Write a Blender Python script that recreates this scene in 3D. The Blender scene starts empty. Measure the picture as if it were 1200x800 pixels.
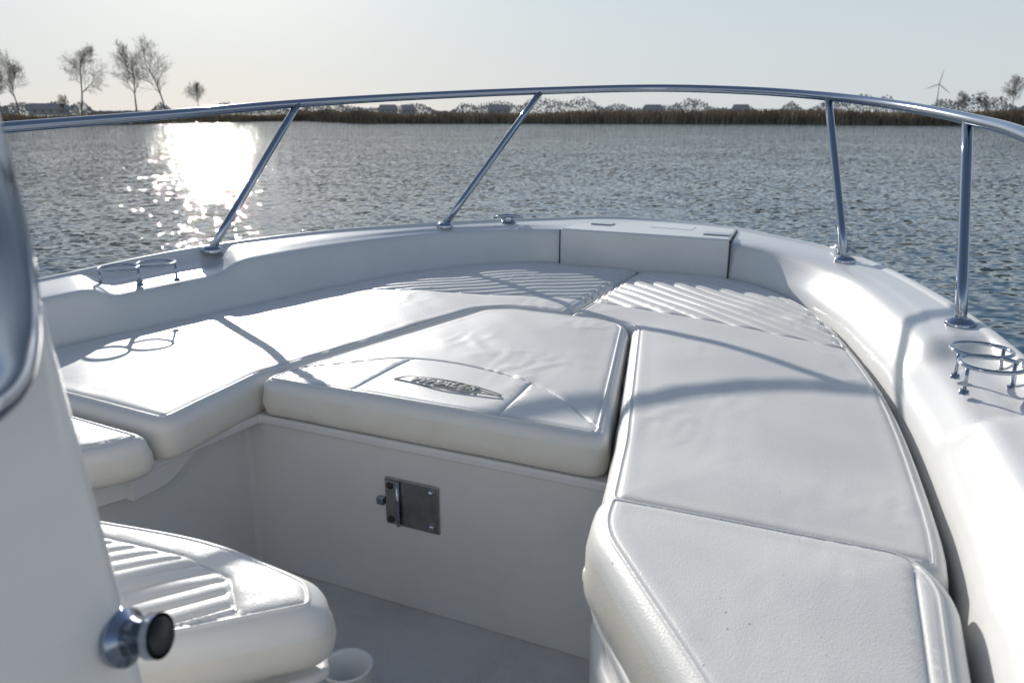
import bpy, bmesh, math, random
import numpy as np
from mathutils import Vector, noise, Matrix
from mathutils.geometry import delaunay_2d_cdt
random.seed(4); np.random.seed(4)
D=bpy.data; S=bpy.context.scene
S.view_settings.view_transform='Standard'
S.view_settings.look='None'; S.view_settings.exposure=0

# ------------------------------------------------------------------ helpers
def link(o): S.collection.objects.link(o); return o
def empty(name,loc=(0,0,0)):
    e=D.objects.new(name,None); e.empty_display_size=.1; e.location=loc; return link(e)
def mesh_obj(name,verts,faces,mat,parent=None,smooth=True):
    m=D.meshes.new(name); m.from_pydata([tuple(v) for v in verts],[],[tuple(f) for f in faces]); m.update()
    if mat: m.materials.append(mat)
    if smooth:
        for p in m.polygons: p.use_smooth=True
    o=link(D.objects.new(name,m))
    if parent: o.parent=parent
    return o
def bevel(o,w,seg=3,ang=35):
    b=o.modifiers.new('b','BEVEL'); b.width=w; b.segments=seg; b.limit_method='ANGLE'; b.angle_limit=math.radians(ang)
    b.harden_normals=False
    w=o.modifiers.new('wn','WEIGHTED_NORMAL'); return o
def prism(name,poly,z0,z1,mat,parent=None,bev=.008):
    n=len(poly)
    a=sum(poly[i][0]*poly[(i+1)%n][1]-poly[(i+1)%n][0]*poly[i][1] for i in range(n))
    if a<0: poly=poly[::-1]
    v=[(x,y,z0) for x,y in poly]+[(x,y,z1) for x,y in poly]
    f=[tuple(range(n-1,-1,-1)),tuple(range(n,2*n))]+[(i,(i+1)%n,n+(i+1)%n,n+i) for i in range(n)]
    o=mesh_obj(name,v,f,mat,parent,True)
    if bev: bevel(o,bev)
    else:
        for p in o.data.polygons: p.use_smooth=False
    return o
def catmull(pts,n):
    P=[np.array(p,float) for p in pts]; P=[2*P[0]-P[1]]+P+[2*P[-1]-P[-2]]
    out=[]; k=len(P)-3
    for j in range(n):
        t=j/(n-1)*k; i=min(int(t),k-1); u=t-i
        a,b,c,d=P[i:i+4]
        out.append(.5*((2*b)+(-a+c)*u+(2*a-5*b+4*c-d)*u*u+(-a+3*b-3*c+d)*u**3))
    return np.array(out)
def tube(name,pts,r,mat,parent=None,seg=16,cyclic=False,caps=True,n=None):
    P=[Vector(p) for p in (catmull(pts,n) if n else pts)]
    N=len(P); R=r if isinstance(r,(list,tuple)) else [r]*N
    verts=[];faces=[]
    up=Vector((0,0,1)); prev=None
    for i,p in enumerate(P):
        if cyclic: t=(P[(i+1)%N]-P[i-1])
        else: t=(P[min(i+1,N-1)]-P[max(i-1,0)])
        t.normalize()
        if prev is None:
            s=t.cross(up)
            if s.length<.1: s=t.cross(Vector((1,0,0)))
        else: s=prev-t*prev.dot(t)
        s.normalize(); prev=s; q=t.cross(s)
        for k in range(seg):
            a=2*math.pi*k/seg; verts.append(p+(s*math.cos(a)+q*math.sin(a))*R[i])
    M=N if cyclic else N-1
    for i in range(M):
        for k in range(seg):
            a=i*seg+k; b=i*seg+(k+1)%seg; j=(i+1)%N
            faces.append((a,b,j*seg+(k+1)%seg,j*seg+k))
    if caps and not cyclic:
        faces.append(tuple(range(seg-1,-1,-1))); faces.append(tuple((N-1)*seg+k for k in range(seg)))
    return mesh_obj(name,verts,faces,mat,parent)
def lathe(name,prof,mat,parent=None,loc=(0,0,0),seg=32,rot=None):
    verts=[];faces=[];n=len(prof)
    for k in range(seg):
        a=2*math.pi*k/seg
        for r,z in prof: verts.append((r*math.cos(a),r*math.sin(a),z))
    for k in range(seg):
        for i in range(n-1):
            j=(k+1)%seg; faces.append((k*n+i,j*n+i,j*n+i+1,k*n+i+1))
    o=mesh_obj(name,verts,faces,mat,parent); o.location=loc
    if rot: o.rotation_euler=rot
    return o
# ------------------------------------------------------------------ materials
def mat(name,col,rough=.5,metal=0,coat=0,bump=None,var=None,ior=1.45,coatr=.05):
    m=D.materials.new(name); m.use_nodes=True; nt=m.node_tree; b=nt.nodes['Principled BSDF']
    b.inputs['Base Color'].default_value=(*col,1); b.inputs['Roughness'].default_value=rough
    b.inputs['Metallic'].default_value=metal; b.inputs['Coat Weight'].default_value=coat
    b.inputs['Coat Roughness'].default_value=coatr; b.inputs['IOR'].default_value=ior
    tc=nt.nodes.new('ShaderNodeTexCoord')
    if var:
        sc,col2,lo,hi=var
        n=nt.nodes.new('ShaderNodeTexNoise'); n.inputs['Scale'].default_value=sc; n.inputs['Detail'].default_value=8
        n.inputs['Roughness'].default_value=.65
        r=nt.nodes.new('ShaderNodeMapRange'); r.inputs[1].default_value=lo; r.inputs[2].default_value=hi
        x=nt.nodes.new('ShaderNodeMix'); x.data_type='RGBA'
        x.inputs['A'].default_value=(*col,1); x.inputs['B'].default_value=(*col2,1)
        nt.links.new(tc.outputs['Object'],n.inputs['Vector']); nt.links.new(n.outputs['Fac'],r.inputs[0])
        nt.links.new(r.outputs[0],x.inputs['Factor']); nt.links.new(x.outputs['Result'],b.inputs['Base Color'])
        rr=nt.nodes.new('ShaderNodeMapRange'); rr.inputs[3].default_value=rough*.92; rr.inputs[4].default_value=min(1,rough*1.1)
        nt.links.new(n.outputs['Fac'],rr.inputs[0]); nt.links.new(rr.outputs[0],b.inputs['Roughness'])
    prev=None
    for (sc,dist,kind) in (bump or []):
        if kind=='v':
            n=nt.nodes.new('ShaderNodeTexVoronoi'); n.inputs['Scale'].default_value=sc; out=n.outputs['Distance']
        else:
            n=nt.nodes.new('ShaderNodeTexNoise'); n.inputs['Scale'].default_value=sc; n.inputs['Detail'].default_value=4; out=n.outputs['Fac']
        nt.links.new(tc.outputs['Object'],n.inputs['Vector'])
        bp=nt.nodes.new('ShaderNodeBump'); bp.inputs['Distance'].default_value=dist; bp.inputs['Strength'].default_value=1
        nt.links.new(out,bp.inputs['Height'])
        if prev: nt.links.new(prev.outputs[0],bp.inputs['Normal'])
        prev=bp
    if prev: nt.links.new(prev.outputs[0],b.inputs['Normal'])
    return m
M_gel=mat('gelcoat',(.77,.762,.745),.25,coat=.35,var=(3.,(.71,.70,.68),.45,.75),bump=[(2.5,.003,'n')])
M_gel2=mat('gelcoat_liner',(.74,.73,.71),.35,coat=.15,var=(4.,(.67,.655,.62),.45,.8))
M_deck=mat('nonskid_deck',(.66,.65,.63),.6,bump=[(350,.0012,'v')],var=(5.,(.54,.53,.51),.45,.75))
M_vin=mat('marine_vinyl',(.785,.765,.73),.40,var=(6.,(.755,.73,.69),.45,.8),bump=[(420,.0003,'v')])
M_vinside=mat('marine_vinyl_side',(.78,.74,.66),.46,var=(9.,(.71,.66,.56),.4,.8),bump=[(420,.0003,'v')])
M_thread=mat('thread',(.40,.39,.37),.7)
M_ss=mat('stainless_steel',(.38,.42,.49),.10,metal=1)
M_black=mat('black_rubber',(.02,.02,.022),.4)
M_gap=mat('seam_gasket',(.06,.055,.05),.8)
M_white=mat('white_plastic',(.78,.78,.76),.35)
M_label=mat('white_label',(.85,.86,.86),.4)
M_steelplate=mat('brushed_plate',(.50,.48,.45),.28,metal=1,var=(14,(.30,.28,.26),.4,.7))

# ------------------------------------------------------------------ camera
cam=D.cameras.new('camera'); co=link(D.objects.new('camera',cam)); S.camera=co
cam.lens=28.0; cam.sensor_width=36; cam.clip_end=9000; cam.clip_start=.05
co.location=(.923,0,1.60)
co.rotation_euler=(math.radians(90-16.03),0,math.radians(24.9))
cam.dof.use_dof=True; cam.dof.focus_distance=2.3; cam.dof.aperture_fstop=5.6

# ------------------------------------------------------------------ light
AZ=math.radians(44); EL=math.radians(19)
sd=Vector((-math.sin(AZ)*math.cos(EL),math.cos(AZ)*math.cos(EL),math.sin(EL)))
L=D.lights.new('sun','SUN'); L.energy=4.6; L.angle=math.radians(.53); L.color=(1,.96,.89)
lo=link(D.objects.new('sun',L)); lo.rotation_euler=sd.to_track_quat('Z','Y').to_euler(); lo.location=(0,0,30)
W=D.worlds.new('World'); S.world=W; W.use_nodes=True; nt=W.node_tree
sky=nt.nodes.new('ShaderNodeTexSky'); sky.sky_type='NISHITA'; sky.sun_disc=False
sky.sun_elevation=EL; sky.sun_rotation=-AZ; sky.dust_density=.5; sky.air_density=1.0; sky.ozone_density=2.5
tcw=nt.nodes.new('ShaderNodeTexCoord'); sx=nt.nodes.new('ShaderNodeSeparateXYZ'); nt.links.new(tcw.outputs['Generated'],sx.inputs[0])
mr=nt.nodes.new('ShaderNodeMapRange'); mr.interpolation_type='SMOOTHSTEP'
for i_,v_ in ((1,-.02),(2,.50),(3,.93),(4,.10)): mr.inputs[i_].default_value=v_
nt.links.new(sx.outputs['Z'],mr.inputs[0])
mx=nt.nodes.new('ShaderNodeMix'); mx.data_type='RGBA'
mx.inputs['B'].default_value=(6.25,6.75,7.15,1); nt.links.new(mr.outputs[0],mx.inputs['Factor'])
nt.links.new(sky.outputs[0],mx.inputs['A'])
bg=nt.nodes['Background']; bg.inputs[1].default_value=.10
nt.links.new(mx.outputs['Result'],bg.inputs[0])

# ------------------------------------------------------------------ boat stations
ST=[ # base, inner rim, outer edge, rim z, edge z
((-1.22,-.6),(-1.27,-.6),(-1.46,-.6),1.08,1.08),
((-1.22,.3),(-1.27,.3),(-1.46,.4),1.08,1.085),
((-1.215,1.1),(-1.25,1.1),(-1.45,1.15),1.085,1.095),
((-1.19,1.5),(-1.225,1.52),(-1.43,1.6),1.09,1.10),
((-1.10,1.93),(-1.18,1.98),(-1.40,2.15),1.09,1.11),
((-.99,2.47),(-1.08,2.55),(-1.25,2.7),1.09,1.11),
((-.80,2.98),(-.87,3.02),(-1.02,3.06),1.09,1.11),
((-.58,3.22),(-.62,3.25),(-.78,3.33),1.09,1.11),
((-.39,3.30),(-.40,3.32),(-.50,3.55),1.095,1.11),
((-.2,3.30),(-.2,3.32),(-.27,3.70),1.095,1.11),
((0,3.30),(0,3.32),(0,3.77),1.09,1.10),
((.2,3.30),(.2,3.32),(.27,3.72),1.09,1.095),
((.38,3.28),(.40,3.30),(.51,3.56),1.085,1.09),
((.57,3.13),(.61,3.18),(.76,3.34),1.08,1.085),
((.76,2.83),(.83,2.90),(.95,3.03),1.07,1.08),
((.89,2.43),(.97,2.48),(1.13,2.52),1.065,1.08),
((1.0,1.97),(1.08,1.99),(1.25,2.02),1.065,1.075),
((1.07,1.45),(1.14,1.47),(1.31,1.5),1.065,1.075),
((1.09,1.1),(1.17,1.1),(1.34,1.1),1.06,1.07),
((1.10,.3),(1.18,.3),(1.35,.3),1.05,1.06),
((1.10,-.6),(1.18,-.6),(1.35,-.6),1.05,1.06)]
NS=260
Bc=catmull([s[0] for s in ST],NS); Ic=catmull([s[1] for s in ST],NS); Oc=catmull([s[2] for s in ST],NS)
Zi=catmull([(s[3],) for s in ST],NS)[:,0]; Zo=catmull([(s[4],) for s in ST],NS)[:,0]
def sstep(a,b,x):
    t=min(1,max(0,(x-a)/(b-a))); return t*t*(3-2*t)
boat=empty('motorboat')
rows=[]
for i in range(NS):
    B,I,O,zi,zo=Bc[i],Ic[i],Oc[i],Zi[i],Zo[i]
    d=O-I; w=np.linalg.norm(d); d=d/w
    y=I[1]
    rec=.038*sstep(1.60,1.68,y)*(1-sstep(2.06,2.16,y)) if y<2.5 else 0
    def q(p,z): return (p[0],p[1],z)
    row=[q(B,.70),q(B,.94),q(B+(I-B)*.35,.985-rec*.3),q(B+(I-B)*.8,zi-.035-rec*.8),q(I,zi-.010-rec),q(I+d*.018,zi-rec),
         q(I+d*.05,zi+.003-rec)]
    for t in (.35,.5,.65,.78): row.append(q(I+d*w*t,zi+(zo-zi)*t+.004-rec*(1 if t<.7 else .6)))
    row+= [q(O-d*.034,zo+.001-rec*.2),q(O-d*.026,zo+.010),q(O-d*.010,zo+.011),q(O,zo+.002),q(O+d*.002,zo-.03),
           q(O+d*.016,zo-.036),q(O+d*.020,zo-.055),q(O+d*.016,zo-.075),q(O+d*.0,zo-.08),q(O-d*.03,.7),q(O-d*.16,.2),q(O-d*.40,-.5)]
    rows.append(row)
nv=len(rows[0]); V=[p for r in rows for p in r]; F=[]
for i in range(NS-1):
    for k in range(nv-1):
        F.append((i*nv+k,i*nv+k+1,(i+1)*nv+k+1,(i+1)*nv+k))
hull=mesh_obj('hull_gunwale',V,F,M_gel,boat); sub=hull.modifiers.new('s','SUBSURF'); sub.levels=1; sub.render_levels=1

# deck sole + seating base
prism('deck_sole',[(-1.25,-1.2),(1.15,-1.2),(1.15,1.8),(-1.25,1.8)],.30,.40,M_deck,boat,0)
outer=[tuple(Bc[i]+(Ic[i]-Bc[i])*.1) for i in range(0,NS,4)]
inner=[(.985,-.6),(.985,.45),(.82,.72),(.61,1.03),(.56,1.14),(.50,1.475),(-.53,1.475),(-.545,1.14),(-.585,1.03),(-.86,.70),(-1.04,.45),(-1.04,-.6)]
prism('seating_base',outer+inner,.395,.832,M_gel2,boat,.012)
inner2=[(.97,-.6),(.97,.44),(.805,.71),(.59,1.02),(.53,1.13),(.485,1.455),(-.465,1.455),(-.485,1.13),(-.527,1.02),(-.805,.69),(-.985,.44),(-.985,-.6)]
outer2=[tuple(Bc[i]+(Ic[i]-Bc[i])*.05) for i in range(0,NS,4)]
prism('seating_base_lip',outer2+inner2,.834,.858,M_gel2,boat,.006)
prism('seat_front_moulding',[(.97,.47),(.81,.70),(.595,1.01),(.54,1.15),(.60,1.15),(.66,1.04),(1.0,.55)],.60,.77,M_gel2,boat,.02)
# fascia below the port bench that sweeps up into the lip
prof=[(1.08,.836),(1.08,.785),(1.15,.785),(1.185,.790),(1.215,.803),(1.245,.820),(1.275,.832),(1.30,.836)]
vs=[(-.555,y,z) for y,z in prof]+[(-.488,y,z) for y,z in prof]; n=len(prof)
fs=[tuple(range(n)),tuple(range(2*n-1,n-1,-1))]+[(i,n+i,n+(i+1)%n,(i+1)%n) for i in range(n)]
g=mesh_obj('bench_fascia',vs,fs,M_gel2,boat); bevel(g,.004)
prism('bench_fascia_return',[(-.490,1.13),(-.530,1.02),(-.808,.69),(-.99,.44),(-1.05,.46),(-.87,.74),(-.60,1.06),(-.556,1.13)],.785,.833,M_gel2,boat,.006)
# anchor locker lid
lid=prism('anchor_locker_lid',[(-.372,3.292),(.372,3.275),(.345,3.60),(.2,3.655),(0,3.675),(-.2,3.66),(-.345,3.60)],.93,1.107,M_gel,boat,.012)
prism('locker_gasket',[(-.3755,3.298),(.3755,3.281),(.3485,3.603),(.2,3.659),(0,3.679),(-.2,3.664),(-.3485,3.603)],.93,1.1015,M_gap,boat,0)
for n_,(x,y,w_,h_) in {'latch_plate':(-.24,3.50,.05,.03),'hinge_plate':(.30,3.40,.055,.035)}.items():
    prism(n_,[(x-w_,y-h_),(x+w_,y-h_),(x+w_,y+h_),(x-w_,y+h_)],1.107,1.112,M_ss,boat,.002)
prism('deck_label',[(-.02,3.50),(.17,3.48),(.17,3.57),(-.02,3.59)],1.107,1.1085,M_label,boat,0)

# ------------------------------------------------------------------ rail
rail=empty('bow_rail')
RP=[(-1.50,.4,1.49),(-1.47,1.0,1.52),(-1.45,1.55,1.556),(-1.41,2.1,1.59),(-1.30,2.68,1.633),(-1.02,3.16,1.668),(-.60,3.53,1.694),(-.10,3.72,1.706),
    (.33,3.68,1.690),(.67,3.48,1.660),(.93,3.12,1.622),(1.11,2.66,1.582),(1.20,2.2,1.548),(1.27,1.6,1.48),(1.31,1.1,1.38),(1.32,.8,1.25),(1.32,.7,1.08)]
tube('top_rail',RP,.0165,M_ss,rail,n=200,seg=20)
def stanchion(foot,top):
    tube('stanchion',[foot,((foot[0]+top[0])/2,(foot[1]+top[1])/2,(foot[2]+top[2])/2),top],.0145,M_ss,rail,n=6,seg=18)
    lathe('foot_flange',[(0,.012),(.022,.012),(.026,.009),(.036,.004),(.038,0),(.038,-.01)],M_ss,rail,loc=(foot[0],foot[1],foot[2]))
stanchion((-1.33,2.20,1.112),(-1.29,2.70,1.634))
stanchion((-.87,3.14,1.112),(-.575,3.545,1.694))
stanchion((.815,3.10,1.088),(.672,3.48,1.660))
stanchion((1.135,2.28,1.082),(1.108,2.665,1.582))

# cup holders
def cupholder(c1,c2,z,zs):
    e=empty('cup_holder')
    for c in (c1,c2):
        pts=[(c[0]+.06*math.cos(a),c[1]+.06*math.sin(a),z) for a in [2*math.pi*k/40 for k in range(40)]]
        tube('ring',pts,.0046,M_ss,e,seg=10,cyclic=True)
        for s in (-1,1):
            x=c[0]+.058*s*.8; y=c[1]+.035*s
            tube('post',[(x,y,z),(x,y,zs-.005)],.004,M_ss,e,seg=8)
            lathe('post_base',[(0,.006),(.009,.005),(.011,-.004)],M_ss,e,loc=(x,y,zs),seg=16)
cupholder((-1.29,1.76),(-1.245,1.87),1.12,1.062)
cupholder((1.155,1.97),(1.165,1.86),1.095,1.038)
# cleats
def cleat(x,y,z,ang):
    e=empty('mooring_cleat',(x,y,z)); e.rotation_euler=(0,0,ang); 
    k=.7
    tube('horn',[(-.10*k,0,.018),(-.05*k,0,.024),(0,0,.026),(.05*k,0,.024),(.10*k,0,.018)],[.005,.008,.009,.008,.005],M_ss,e,seg=12)
    for s in (-1,1): tube('leg',[(s*.02,0,-.004),(s*.02,0,.022)],.007,M_ss,e,seg=10)
    lathe('base',[(0,.004),(.032,.003),(.035,-.004)],M_ss,e,seg=24)
cleat(-.66,3.37,1.112,math.radians(35)); cleat(.80,3.24,1.083,math.radians(-50))
# ------------------------------------------------------------------ cushions
def round_poly(pts,rad,step=.012):
    n=len(pts); out=[]
    for i in range(n):
        p=Vector(pts[i][:2]); a=Vector(pts[i-1][:2]); b=Vector(pts[(i+1)%n][:2])
        r=pts[i][2] if len(pts[i])>2 else rad
        da=(a-p); db=(b-p); r=min(r,da.length*.45,db.length*.45)
        s=p+da.normalized()*r; e=p+db.normalized()*r
        for k in range(9):
            t=k/8; out.append(s*(1-t)**2+p*2*t*(1-t)+e*t*t)
    L_=[0]
    for i in range(len(out)): L_.append(L_[-1]+(out[(i+1)%len(out)]-out[i]).length)
    tot=L_[-1]; N=int(tot/step); res=[]; j=0
    for k in range(N):
        s=tot*k/N
        while L_[j+1]<s: j+=1
        u=(s-L_[j])/max(1e-9,L_[j+1]-L_[j]); res.append(out[j].lerp(out[(j+1)%len(out)],u))
    P=np.array([(v.x,v.y) for v in res])
    a=np.sum(P[:,0]*np.roll(P[:,1],-1)-np.roll(P[:,0],-1)*P[:,1])
    return P if a>0 else P[::-1]
def segdist(Q,A,Bp):
    d=np.full(len(Q),9.)
    for a,b in zip(A,Bp):
        ab=b-a; L2=ab@ab+1e-12
        t=np.clip(((Q-a)@ab)/L2,0,1)
        d=np.minimum(d,np.hypot(*(Q-(a+t[:,None]*ab)).T))
    return d
def inside(Q,P):
    r=np.zeros(len(Q),bool); n=len(P)
    for i in range(n):
        x1,y1=P[i]; x2,y2=P[(i+1)%n]
        if y1==y2: continue
        c=((y1>Q[:,1])!=(y2>Q[:,1]))&(Q[:,0]<(x2-x1)*(Q[:,1]-y1)/(y2-y1)+x1); r^=c
    return r
def polyline_pts(pl,step=.008):
    out=[]
    for a,b in zip(pl[:-1],pl[1:]):
        n=max(1,int(round(np.linalg.norm(b-a)/step)))
        for k in range(n): out.append(a+(b-a)*k/n)
    out.append(pl[-1]); return np.array(out)
def cushion(name,pts,z1,thick,rad=.05,r=.027,crown=.016,seams=(),quilt=None,groove=.023,wr=.003,h=.014,seed=0,qa=.018):
    P=round_poly(pts,rad); n=len(P)
    T=np.roll(P,-1,0)-np.roll(P,1,0); T/=np.linalg.norm(T,axis=1)[:,None]; Nn=np.stack([-T[:,1],T[:,0]],1)
    A,Bp=P,np.roll(P,-1,0)
    cand=[]
    for off in sorted({.003,.007,groove-.0085,groove-.0045,groove-.0022,groove,groove+.0022,groove+.0045,groove+.0085,.038,.045}):
        Q=P+Nn*off; d=segdist(Q,A,Bp); cand.append(Q[(d>off*.93)&inside(Q,P)])
    xs=np.arange(P[:,0].min(),P[:,0].max(),h); ys=np.arange(P[:,1].min(),P[:,1].max(),h)
    G=np.array([(x+(h/2 if j%2 else 0),y) for j,y in enumerate(ys) for x in xs]); G=G[inside(G,P)]; G=G[segdist(G,A,Bp)>.05]
    lines=[polyline_pts(catmull(s,24) if len(s)>2 else np.array(s,float)) for s in seams]
    ex=[]; QR=None
    if quilt:
        reg,ang,sp=quilt; QR=np.array(reg,float)
        dr=np.array((math.sin(ang),math.cos(ang))); nr=np.array((dr[1],-dr[0]))
        loop=polyline_pts(np.vstack([QR,QR[:1]])); lines.append(loop)
        G=G[~inside(G,QR)]
        pr=QR@nr; tt=np.arange(-4,6,.011)
        us=[]
        for k in range(math.floor(pr.min()/sp),math.ceil(pr.max()/sp)+1):
            for o in (-.5,-.36,-.25,-.16,-.09,-.04,0,.04,.09,.16,.25,.36): us.append((k+o)*sp)
        QP=np.vstack([nr*u+tt[:,None]*dr for u in us])
        QP=QP[inside(QP,QR)]; QP=QP[inside(QP,P)]; QP=QP[segdist(QP,A,Bp)>.046]
        QP=QP[segdist(QP,loop[:-1],loop[1:])>.008]
    for l in lines:
        t=np.gradient(l,axis=0); t/=np.linalg.norm(t,axis=1)[:,None]+1e-9; nn=np.stack([-t[:,1],t[:,0]],1)
        for o in (-.006,-.0028,0,.0028,.006): ex.append(l+nn*o)
    if ex:
        A2=np.vstack([l[:-1] for l in lines]); B2=np.vstack([l[1:] for l in lines])
        E=np.vstack(ex); E=E[inside(E,P)]; E=E[segdist(E,A,Bp)>groove+.010]; cand.append(E)
        G=G[segdist(G,A2,B2)>.012]
    if quilt: cand.append(QP)
    cand.append(G); C=np.vstack([P]+cand)
    res=delaunay_2d_cdt([Vector(c) for c in C.tolist()],[],[list(range(n))],1,1e-5)
    ov=np.array([(v.x,v.y) for v in res[0]]); of=res[2]
    d=segdist(ov,A,Bp); dd=np.clip(d/r,0,1)
    rz=min(r*1.0,thick*.45)
    z=z1-rz*(1-np.sqrt(np.clip(1-(1-dd)**2,0,1)))+crown*(1-np.exp(-d/.12))
    z+=.0016*np.exp(-((d-groove)/.0019)**2)-.0018*np.exp(-((d-groove-.0045)/.0019)**2)-.0018*np.exp(-((d-groove+.0045)/.0019)**2)
    z+=.0014*np.exp(-((d-groove-.018)/.009)**2)
    if lines:
        dl=segdist(ov,A2,B2)
        fade=np.clip((d-.01)/.02,0,1)
        z-=(.0032*np.exp(-(dl/.003)**2)+.0018*np.exp(-dl/.012))*fade
    if quilt:
        inn=inside(ov,QR); pr=ov@nr/sp; g=np.abs(pr-np.round(pr))*sp
        fq=np.clip(dl/.010,0,1)
        z+=np.where(inn,(qa*(np.sqrt(np.clip(1-(1-np.clip(g/(sp*.5),0,1))**2,0,1))-.85))*fq,0)
    if wr:
        for i,(x,y) in enumerate(ov):
            a=noise.noise((x*3+seed,y*3,seed)); b=noise.noise((x*9+y*5+seed,y*7,seed+3)); 
            c=noise.noise((x*22,y*7+x*6,seed+9)); e=noise.noise((x*4,y*4,seed+20))
            rid=max(0,1-abs(c)*5)*max(0,e)*1.4
            z[i]+=(a*1.3+b*.42+rid*.55)*wr*min(1,d[i]/.05)
    verts=[(ov[i,0],ov[i,1],z[i]) for i in range(len(ov))]; faces=[tuple(f) for f in of]
    f=faces[0]; a,b,c=[ov[k] for k in f[:3]]
    if (b[0]-a[0])*(c[1]-a[1])-(b[1]-a[1])*(c[0]-a[0])<0: faces=[f[::-1] for f in faces]
    nt_=len(faces)
    idx=[int(np.argmin((ov[:,0]-p[0])**2+(ov[:,1]-p[1])**2)) for p in P]
    prev=idx; zb=z1-thick
    for k,(o,t) in enumerate([(.003,.2),(.0055,.5),(.004,.78),(-.003,.95),(-.010,1.0)]):
        st=len(verts)
        for i in range(n):
            zt=verts[idx[i]][2]; wv=noise.noise((P[i][0]*8,P[i][1]*8,k+seed))*.004
            verts.append((P[i][0]-Nn[i][0]*(o+wv),P[i][1]-Nn[i][1]*(o+wv),zt+(zb-zt)*t))
        cur=list(range(st,st+n))
        for i in range(n):
            j=(i+1)%n; faces.append((prev[j],prev[i],cur[i],cur[j]))
        prev=cur
    faces.append(tuple(reversed(prev)))
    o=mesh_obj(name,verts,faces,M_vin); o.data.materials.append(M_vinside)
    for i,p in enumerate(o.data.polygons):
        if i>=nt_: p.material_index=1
    return o
def outerpts(sgn):
    L_=[]
    for i in range(0,NS,3):
        x,y=Bc[i]
        if sgn*x>0.02 and y>1.2: 
            j=min(NS-1,max(1,i)); t=Bc[min(j+1,NS-1)]-Bc[j-1]; t/=np.linalg.norm(t); nn=np.array((t[1],-t[0]))
            p=Bc[i]+nn*.010; L_.append((p[0],p[1],.01))
    return L_
PO=outerpts(-1); SO=outerpts(1)
reg_p=[(-.012,3.25),(-.42,3.26),(-.75,3.0),(-.93,2.60),(-1.0,2.38),(-.012,2.64)]
reg_s=[(.012,3.25),(.40,3.23),(.74,2.8),(.84,2.5),(.89,2.36),(.012,2.64)]
PHI=math.radians(48)
port=[p for p in PO]
port_poly=port+[(-.004,3.285,.02),(-.004,2.425,.02),(-.20,2.425,.04),(-.292,2.37,.05),(-.475,1.49,.02),(-.44,1.14,.06),(-1.19,1.19,.03)]
cushion('bench_cushion',port_poly,.95,.095,rad=.04,quilt=(reg_p,PHI,.055),seed=1,wr=.0045)
stb_poly=[(.004,3.285,.02)]+SO+[(1.075,1.19,.05),(.535,1.19,.04),(.475,1.47,.04),(.242,2.37,.04),(.13,2.425,.04),(.004,2.425,.02)]
cushion('bench_cushion',stb_poly,.95,.095,rad=.04,quilt=(reg_s,-PHI,.055),seed=5,wr=.005)
tab=[(-.468,1.455,.05),(.462,1.455,.05),(.236,2.36,.05),(.12,2.415,.05),(-.19,2.415,.05),(-.283,2.36,.05)]
arc=[(-.44,1.56),(-.2,1.72),(.02,1.74),(.25,1.66),(.435,1.50)]
table=cushion('table_cushion',tab,.955,.095,rad=.06,r=.027,crown=.014,seams=[arc,[(-.17,1.725),(-.19,1.49)],[(.19,1.69),(.20,1.49)]],seed=8,wr=.0055)
emb=[(-.13,1.575),(-.10,1.605),(.0,1.617),(.10,1.60),(.165,1.575),(.10,1.568),(0,1.562),(-.13,1.575)]
tube('emblem_outline',[(x,y,.9668) for x,y in catmull(emb,60)],.0018,M_thread,table,seg=6)
tc_=D.curves.new('emblem_lettering','FONT'); tc_.body='WHALER'; tc_.size=.046; tc_.extrude=.0018; tc_.offset=.0004; tc_.shear=.3; tc_.align_x='CENTER'
to=link(D.objects.new('emblem_lettering',tc_)); to.location=(-.0,1.575,.9678); to.parent=table; tc_.materials.append(M_thread)
# near starboard seat
stbseat=cushion('seat_cushion',[(.532,1.20,.05),(1.03,1.215,.05),(1.08,1.12,.06),(1.095,.4,.05),(1.0,.42,.05),(.80,.74,.1),(.555,1.06,.08)],.975,.125,rad=.06,r=.036,groove=.029,crown=.016,seams=[[(1.02,1.17),(1.035,.8),(1.04,.45)]],seed=11,wr=.0035)
# near port seat
cushion('seat_cushion',[(-.44,1.12,.05),(-1.17,1.165,.04),(-1.19,.35,.04),(-1.02,.37,.05),(-.82,.68,.1),(-.47,1.02,.08)],.935,.09,rad=.05,r=.03,groove=.026,seed=15,wr=.003)
# console front seat
q3=[(-.30,.80),(-.05,.82),(.07,.80),(.14,.74),(.05,.64),(-.04,.56),(-.30,.55)]
cushion('console_seat_cushion',[(-.36,.86,.05),(-.05,.905,.10),(.20,.872,.09),(.262,.80,.07),(.08,.62,.10),(-.02,.52,.05),(-.38,.52,.05)],.90,.088,rad=.08,r=.036,groove=.030,crown=.02,quilt=(q3,math.radians(37),.035),seed=21,wr=.0022,h=.01,qa=.009)
prism('console_seat_base',[(-.33,.45),(-.33,.84),(-.05,.87),(.15,.85),(.20,.80),(.04,.62),(-.05,.45)],.395,.81,M_gel2,boat,.015)
prism('console_seat_flange',[(-.34,.45),(-.34,.86),(-.05,.905),(.175,.885),(.235,.82),(.225,.79),(.07,.60),(-.02,.45)],.765,.785,M_gel2,boat,.008)
prism('foot_rest',[(-.3,.80),(.22,.80),(.235,.88),(.19,.94),(.185,1.02),(.135,1.12),(.08,1.085),(.02,1.10),(-.3,1.0)],.40,.50,M_gel2,boat,.02)

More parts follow.
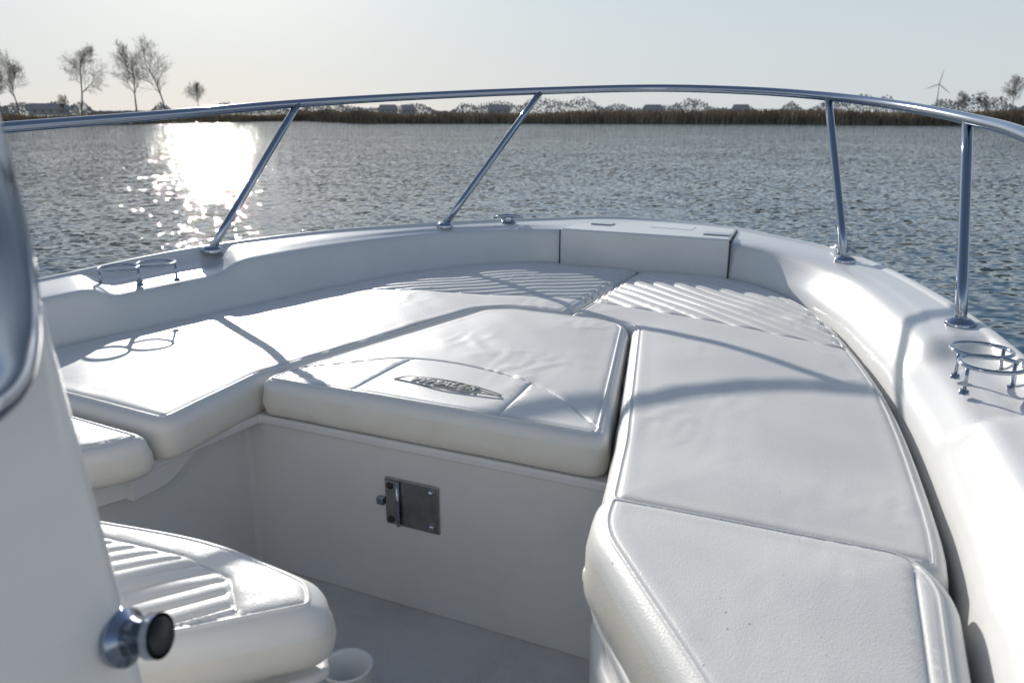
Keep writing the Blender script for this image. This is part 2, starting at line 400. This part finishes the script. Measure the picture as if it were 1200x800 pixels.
# ------------------------------------------------------------------ console
con=empty('steering_console')
def loftbox(name,lo_,hi_,z0,z1,m,par,bev):
    n=len(lo_); v=[(x,y,z0) for x,y in lo_]+[(x,y,z1) for x,y in hi_]
    f=[tuple(range(n-1,-1,-1)),tuple(range(n,2*n))]+[(i,(i+1)%n,n+(i+1)%n,n+i) for i in range(n)]
    o=mesh_obj(name,v,f,m,par); bevel(o,bev,6); return o
loftbox('console_body',[(-.40,-.4),(.355,-.4),(.36,.50),(-.40,.50)],[(-.36,-.4),(.345,-.4),(.35,.378),(-.36,.378)],.40,1.66,M_gel,con,.03)
tube('grab_rail',[(.40,.28,1.80),(.415,.30,1.70),(.42,.313,1.575),(.42,.318,1.51),(.42,.312,1.455),(.415,.295,1.425),(.39,.265,1.41),(.34,.25,1.405)],.017,M_ss,con,n=60)
kn=empty('console_pull_knob',(.352,.405,1.152)); 
ry=(0,math.radians(80),math.radians(15))
lathe('flange',[(0,.0),(.026,.0),(.026,.006),(.017,.010),(.017,.02)],M_ss,kn,rot=ry)
lathe('barrel',[(.017,.0),(.017,.028),(.020,.030),(.020,.040)],M_ss,kn,rot=ry)
lathe('rubber_cap',[(0,.044),(.014,.044),(.0165,.040),(.0165,.02)],M_black,kn,rot=ry)
cup=empty('plastic_cup',(.115,1.01,.50))
lathe('cup_wall',[(.0,.0),(.036,0),(.046,.11),(.050,.115),(.046,.117),(.040,.11),(.032,.01),(0,.008)],M_white,cup)

# latch plate on the bulkhead
lt=empty('table_latch',(-.025,1.474,.692))
def xz_plate(name,x0,x1,z0,z1,y,t,m,par,b=.004):
    vs=[(x,yy,z) for yy in (y,y-t) for x,z in ((x0,z0),(x1,z0),(x1,z1),(x0,z1))]
    o=mesh_obj(name,vs,[(0,3,2,1)[::-1],(4,7,6,5)[::-1],(0,1,5,4)[::-1],(1,2,6,5)[::-1],(2,3,7,6)[::-1],(3,0,4,7)[::-1]],m,par)
    bm=bmesh.new(); bm.from_mesh(o.data); bmesh.ops.recalc_face_normals(bm,faces=bm.faces); bm.to_mesh(o.data); bm.free()
    bevel(o,b); return o
xz_plate('back_plate',-.075,.075,-.062,.062,0,.006,M_steelplate,lt)
xz_plate('hinge_leaf',-.07,-.035,-.056,.056,-.006,.006,M_steelplate,lt,.002)
tube('hinge_pin',[(-.034,-.014,-.058),(-.034,-.014,.058)],.005,M_ss,lt,seg=10)
for x in (-.055,.055):
    for z in (-.045,.045):
        lathe('screw_head',[(0,.004),(.006,.003),(.009,0),(.009,-.004)],M_ss if x>0 else M_black,lt,loc=(x,-.010 if x>0 else -.014,z),rot=(math.radians(90),0,0),seg=14)
xz_plate('thumb_catch',-.095,-.075,-.012,.008,0,.016,M_ss,lt,.003)

# a few dried drops / grit on the near seat
bpy.context.view_layer.update(); dg=bpy.context.evaluated_depsgraph_get()
V=[];F=[]
for k in range(40):
    x=random.uniform(.6,1.02); y=random.uniform(.75,2.2) if k%3 else random.uniform(.8,1.15)
    hit,loc,nrm,_,ob,_=S.ray_cast(dg,Vector((x,y,1.2)),Vector((0,0,-1)))
    if not hit or 'cushion' not in ob.name: continue
    rr=random.uniform(.0008,.0018); n=len(V); K=8
    for rg,(c,hh) in enumerate(((1,0),(.7,.5))):
        for j in range(K):
            a=2*math.pi*j/K; V.append((x+rr*c*math.cos(a),y+rr*c*math.sin(a),loc.z+rr*hh*.8-.0002))
    V.append((x,y,loc.z+rr*.6))
    for j in range(K):
        F.append((n+j,n+(j+1)%K,n+K+(j+1)%K,n+K+j)); F.append((n+K+j,n+K+(j+1)%K,n+2*K))
mesh_obj('dried_spray_drops',V,F,mat('dried_drop',(.6,.58,.55),.3))

# ------------------------------------------------------------------ water
wm=D.materials.new('lake_water'); wm.use_nodes=True; nt=wm.node_tree; b=nt.nodes['Principled BSDF']
b.inputs['Base Color'].default_value=(.04,.095,.14,1); b.inputs['Roughness'].default_value=.025; b.inputs['IOR'].default_value=1.333
tc=nt.nodes.new('ShaderNodeTexCoord'); prev=None
def vm(op,*ins):
    n=nt.nodes.new('ShaderNodeVectorMath'); n.operation=op
    for i,x in enumerate(ins):
        if isinstance(x,tuple): n.inputs[i].default_value=x
        else: nt.links.new(x,n.inputs[i])
    return n.outputs[0]
acc=None
# wave trains run roughly down the reach; crests lie across the boat's heading
for sc,k,stretch,det in ((.5,.05,(.4,1,1),1),(3.0,.22,(.5,1,1),1),(8.5,.74,(.7,1,1),1),(17.,.12,(.8,1,1),0)):
    rt=nt.nodes.new('ShaderNodeMapping'); rt.inputs['Rotation'].default_value=(0,0,math.radians(-30))
    mp=nt.nodes.new('ShaderNodeMapping'); mp.inputs['Scale'].default_value=stretch
    nz=nt.nodes.new('ShaderNodeTexNoise'); nz.inputs['Scale'].default_value=sc; nz.inputs['Detail'].default_value=det
    nt.links.new(tc.outputs['Object'],rt.inputs[0]); nt.links.new(rt.outputs[0],mp.inputs[0]); nt.links.new(mp.outputs[0],nz.inputs['Vector'])
    s=vm('MULTIPLY',vm('SUBTRACT',nz.outputs['Color'],(.5,.5,.5)),(k*1.35,k*.85,0.0))
    acc=s if acc is None else vm('ADD',acc,s)
# wind patches: ruffled and slick areas
wn=nt.nodes.new('ShaderNodeTexNoise'); wn.inputs['Scale'].default_value=.11; wn.inputs['Detail'].default_value=5; wn.inputs['Roughness'].default_value=.7
nt.links.new(tc.outputs['Object'],wn.inputs['Vector'])
wr_=nt.nodes.new('ShaderNodeMapRange'); 
for i_,v_ in ((1,.35),(2,.65),(3,.65),(4,1.25)): wr_.inputs[i_].default_value=v_
nt.links.new(wn.outputs['Fac'],wr_.inputs[0])
sc_n=nt.nodes.new('ShaderNodeVectorMath'); sc_n.operation='SCALE'; nt.links.new(acc,sc_n.inputs[0]); nt.links.new(wr_.outputs[0],sc_n.inputs['Scale'])
nrm=vm('NORMALIZE',vm('ADD',sc_n.outputs[0],(0,0,1)))
nt.links.new(nrm,b.inputs['Normal'])
WZ=-.2
mesh_obj('water',[(-2500,-800,WZ),(2500,-800,WZ),(2500,4000,WZ),(-2500,4000,WZ)],[(0,1,2,3)],wm)

# ------------------------------------------------------------------ far shore
HD=24.9
shore=[(75,60),(62,95),(54,125),(47,155),(40,185),(38,175),(36,150),(33,140),(24,140),(10,140),(0,136),(-7,130),(-15,120),(-30,105),(-50,95)]
def pol(az,r): a=math.radians(az); return (.9-math.sin(a)*r,math.cos(a)*r)
sc_=catmull(shore,220)
M_land=mat('meadow',(.16,.14,.09),.95,var=(.05,(.11,.12,.06),.4,.6))
V=[];F=[]
for i,(az,r) in enumerate(sc_):
    for rr,z in ((r-1,WZ-.5),(r,WZ+.02),(r+3,.35),(r+40,.5),(5000,.9)): V.append((*pol(az,rr),z))
for i in range(len(sc_)-1):
    for k in range(4): F.append((i*5+k,(i+1)*5+k,(i+1)*5+k+1,i*5+k+1))
mesh_obj('ground',V,[f[::-1] for f in F],M_land)
M_reed=mat('dry_reed',(.36,.28,.185),.9,var=(.35,(.23,.175,.12),.4,.62))
V=[];F=[]
for k in range(42000):
    i=random.random()*(len(sc_)-1); i0=int(i); az,r=sc_[i0]+(sc_[i0+1]-sc_[i0])*(i-i0)
    rr=r+.2+random.random()**1.5*9; x,y=pol(az,rr)
    hh=(1.4+1.0*(noise.noise((x*.06,y*.06,0))+.5)+random.uniform(-.4,.4))*min(1,.55+(rr-r)*.3)
    if az>40: hh*=.75
    w_=random.uniform(.05,.13); a=random.uniform(0,3.14); dx,dy=math.cos(a)*w_,math.sin(a)*w_; lx,ly=random.uniform(-.3,.3),random.uniform(-.3,.3)
    n=len(V); V+=[(x-dx,y-dy,WZ),(x+dx,y+dy,WZ),(x+lx+dx*.5,y+ly+dy*.5,WZ+hh),(x+lx-dx*.5,y+ly-dy*.5,WZ+hh*.96)]; F.append((n,n+1,n+2,n+3))
mesh_obj('reed_bed',V,F,M_reed,smooth=False)
M_bark=mat('winter_bark',(.19,.175,.16),.9)
M_far=mat('haze_tinted_tree_line',(.32,.33,.34),.95,var=(.08,(.24,.25,.26),.4,.6))  # aerial haze painted in: base colours lightened to bluish grey, no volume
def bare_tree(name,x,y,h,seed,m,wide=.5):
    rnd=random.Random(seed); V=[];F=[]
    def seg(p,q,r0,r1):
        t=(q-p).normalized(); s=t.cross(Vector((.3,.9,.2))).normalized(); u=t.cross(s); n=len(V); K=3 if r0<.08 else 6
        for c,r in ((p,r0),(q,r1)):
            for k in range(K):
                a=2*math.pi*k/K; V.append(c+(s*math.cos(a)+u*math.sin(a))*r)
        for k in range(K): F.append((n+k,n+(k+1)%K,n+K+(k+1)%K,n+K+k))
    def branch(p,d,l,r,lev):
        n_=6 if lev<2 else 3
        for s_ in range(n_):
            d=(d+Vector((rnd.uniform(-1,1),rnd.uniform(-1,1),rnd.uniform(-.1,.5)))*.14).normalized()
            q=p+d*l/n_; r2=max(.018,r*.84); seg(p,q,r,r2); p,r=q,r2
            if lev<4 and (lev>0 or s_>=1):
                for c in range(1 if lev>2 else 2):
                    a=rnd.uniform(0,6.28)
                    side=d.cross(Vector((math.cos(a),math.sin(a),.1))).normalized()
                    nd=(d+side*rnd.uniform(.7,1.2)*wide*2+Vector((0,0,.1))).normalized()
                    branch(p,nd,l*rnd.uniform(.38,.6)*(1.1-.08*s_),max(r*.58,.022),lev+1)
    p=Vector((0,0,0)); d=Vector((rnd.uniform(-.06,.06),rnd.uniform(-.06,.06),1)).normalized()
    seg(p,p+d*h*.14,h*.018,h*.015); branch(p+d*h*.14,d,h*.8,h*.015,0)
    zt=max(v.z for v in V); V=[v*(h/zt) for v in V]
    o=mesh_obj(name,V,F,m); o.location=(x,y,.3); return o
def azpx(px): return HD-math.degrees(math.atan((px-600)/971))
for k,(px,top,dist,wd) in enumerate([(22,70,230,.42),(3,80,240,.45),(96,64,235,.48),(160,58,240,.38),(194,52,240,.44),(233,98,300,.5),(1187,94,260,.55),(1125,110,300,.5),(75,114,320,.6),(1150,116,330,.6)]):
    x,y=pol(azpx(px),dist); hh=1.3+dist*(132-top)/971*1.0
    bare_tree('bare_tree',x,y,hh,k+3,M_bark,wd)
V=[];F=[]
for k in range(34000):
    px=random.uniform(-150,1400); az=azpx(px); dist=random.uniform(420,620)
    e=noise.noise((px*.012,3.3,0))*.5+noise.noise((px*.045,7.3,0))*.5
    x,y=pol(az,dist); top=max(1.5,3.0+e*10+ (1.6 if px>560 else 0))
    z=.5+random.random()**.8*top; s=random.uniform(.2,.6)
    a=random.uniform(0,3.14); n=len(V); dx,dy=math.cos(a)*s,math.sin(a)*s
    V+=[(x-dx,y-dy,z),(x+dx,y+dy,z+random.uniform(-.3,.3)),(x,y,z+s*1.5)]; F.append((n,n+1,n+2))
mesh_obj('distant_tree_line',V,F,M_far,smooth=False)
M_wall=mat('haze_tinted_brick',(.50,.47,.45),.9); M_roof=mat('haze_tinted_roof',(.42,.38,.37),.9); M_win=mat('house_window',(.25,.26,.27),.2)  # wall and roof colours paled to paint in distance haze
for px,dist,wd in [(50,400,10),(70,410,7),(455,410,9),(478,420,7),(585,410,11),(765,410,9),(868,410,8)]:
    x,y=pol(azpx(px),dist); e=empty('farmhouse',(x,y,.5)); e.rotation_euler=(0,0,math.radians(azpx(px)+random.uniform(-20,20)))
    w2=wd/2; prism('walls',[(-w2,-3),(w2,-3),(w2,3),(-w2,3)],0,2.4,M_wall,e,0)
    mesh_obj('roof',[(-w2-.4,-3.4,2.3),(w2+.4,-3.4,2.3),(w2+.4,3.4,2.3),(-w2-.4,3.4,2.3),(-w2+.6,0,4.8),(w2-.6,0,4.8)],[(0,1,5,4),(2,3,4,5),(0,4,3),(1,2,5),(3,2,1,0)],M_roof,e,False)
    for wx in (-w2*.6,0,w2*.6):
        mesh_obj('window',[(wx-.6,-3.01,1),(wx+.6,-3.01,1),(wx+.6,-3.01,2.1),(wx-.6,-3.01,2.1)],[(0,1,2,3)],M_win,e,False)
M_turb=mat('turbine_paint',(.62,.63,.65),.5)
x,y=pol(azpx(1096),900); tb=empty('wind_turbine',(x,y,.5))
tube('tower',[(0,0,0),(0,0,27)],[.8,.4],M_turb,tb,seg=16)
tube('nacelle',[(0,-2,27),(0,2,27)],.7,M_turb,tb,seg=10)
for k in range(3):
    a=math.radians(80+120*k); tube('blade',[(0,-2.2,27),(math.cos(a)*5,-2.2,27+math.sin(a)*5),(math.cos(a)*14,-2.2,27+math.sin(a)*14)],[.4,.5,.1],M_turb,tb,seg=6)
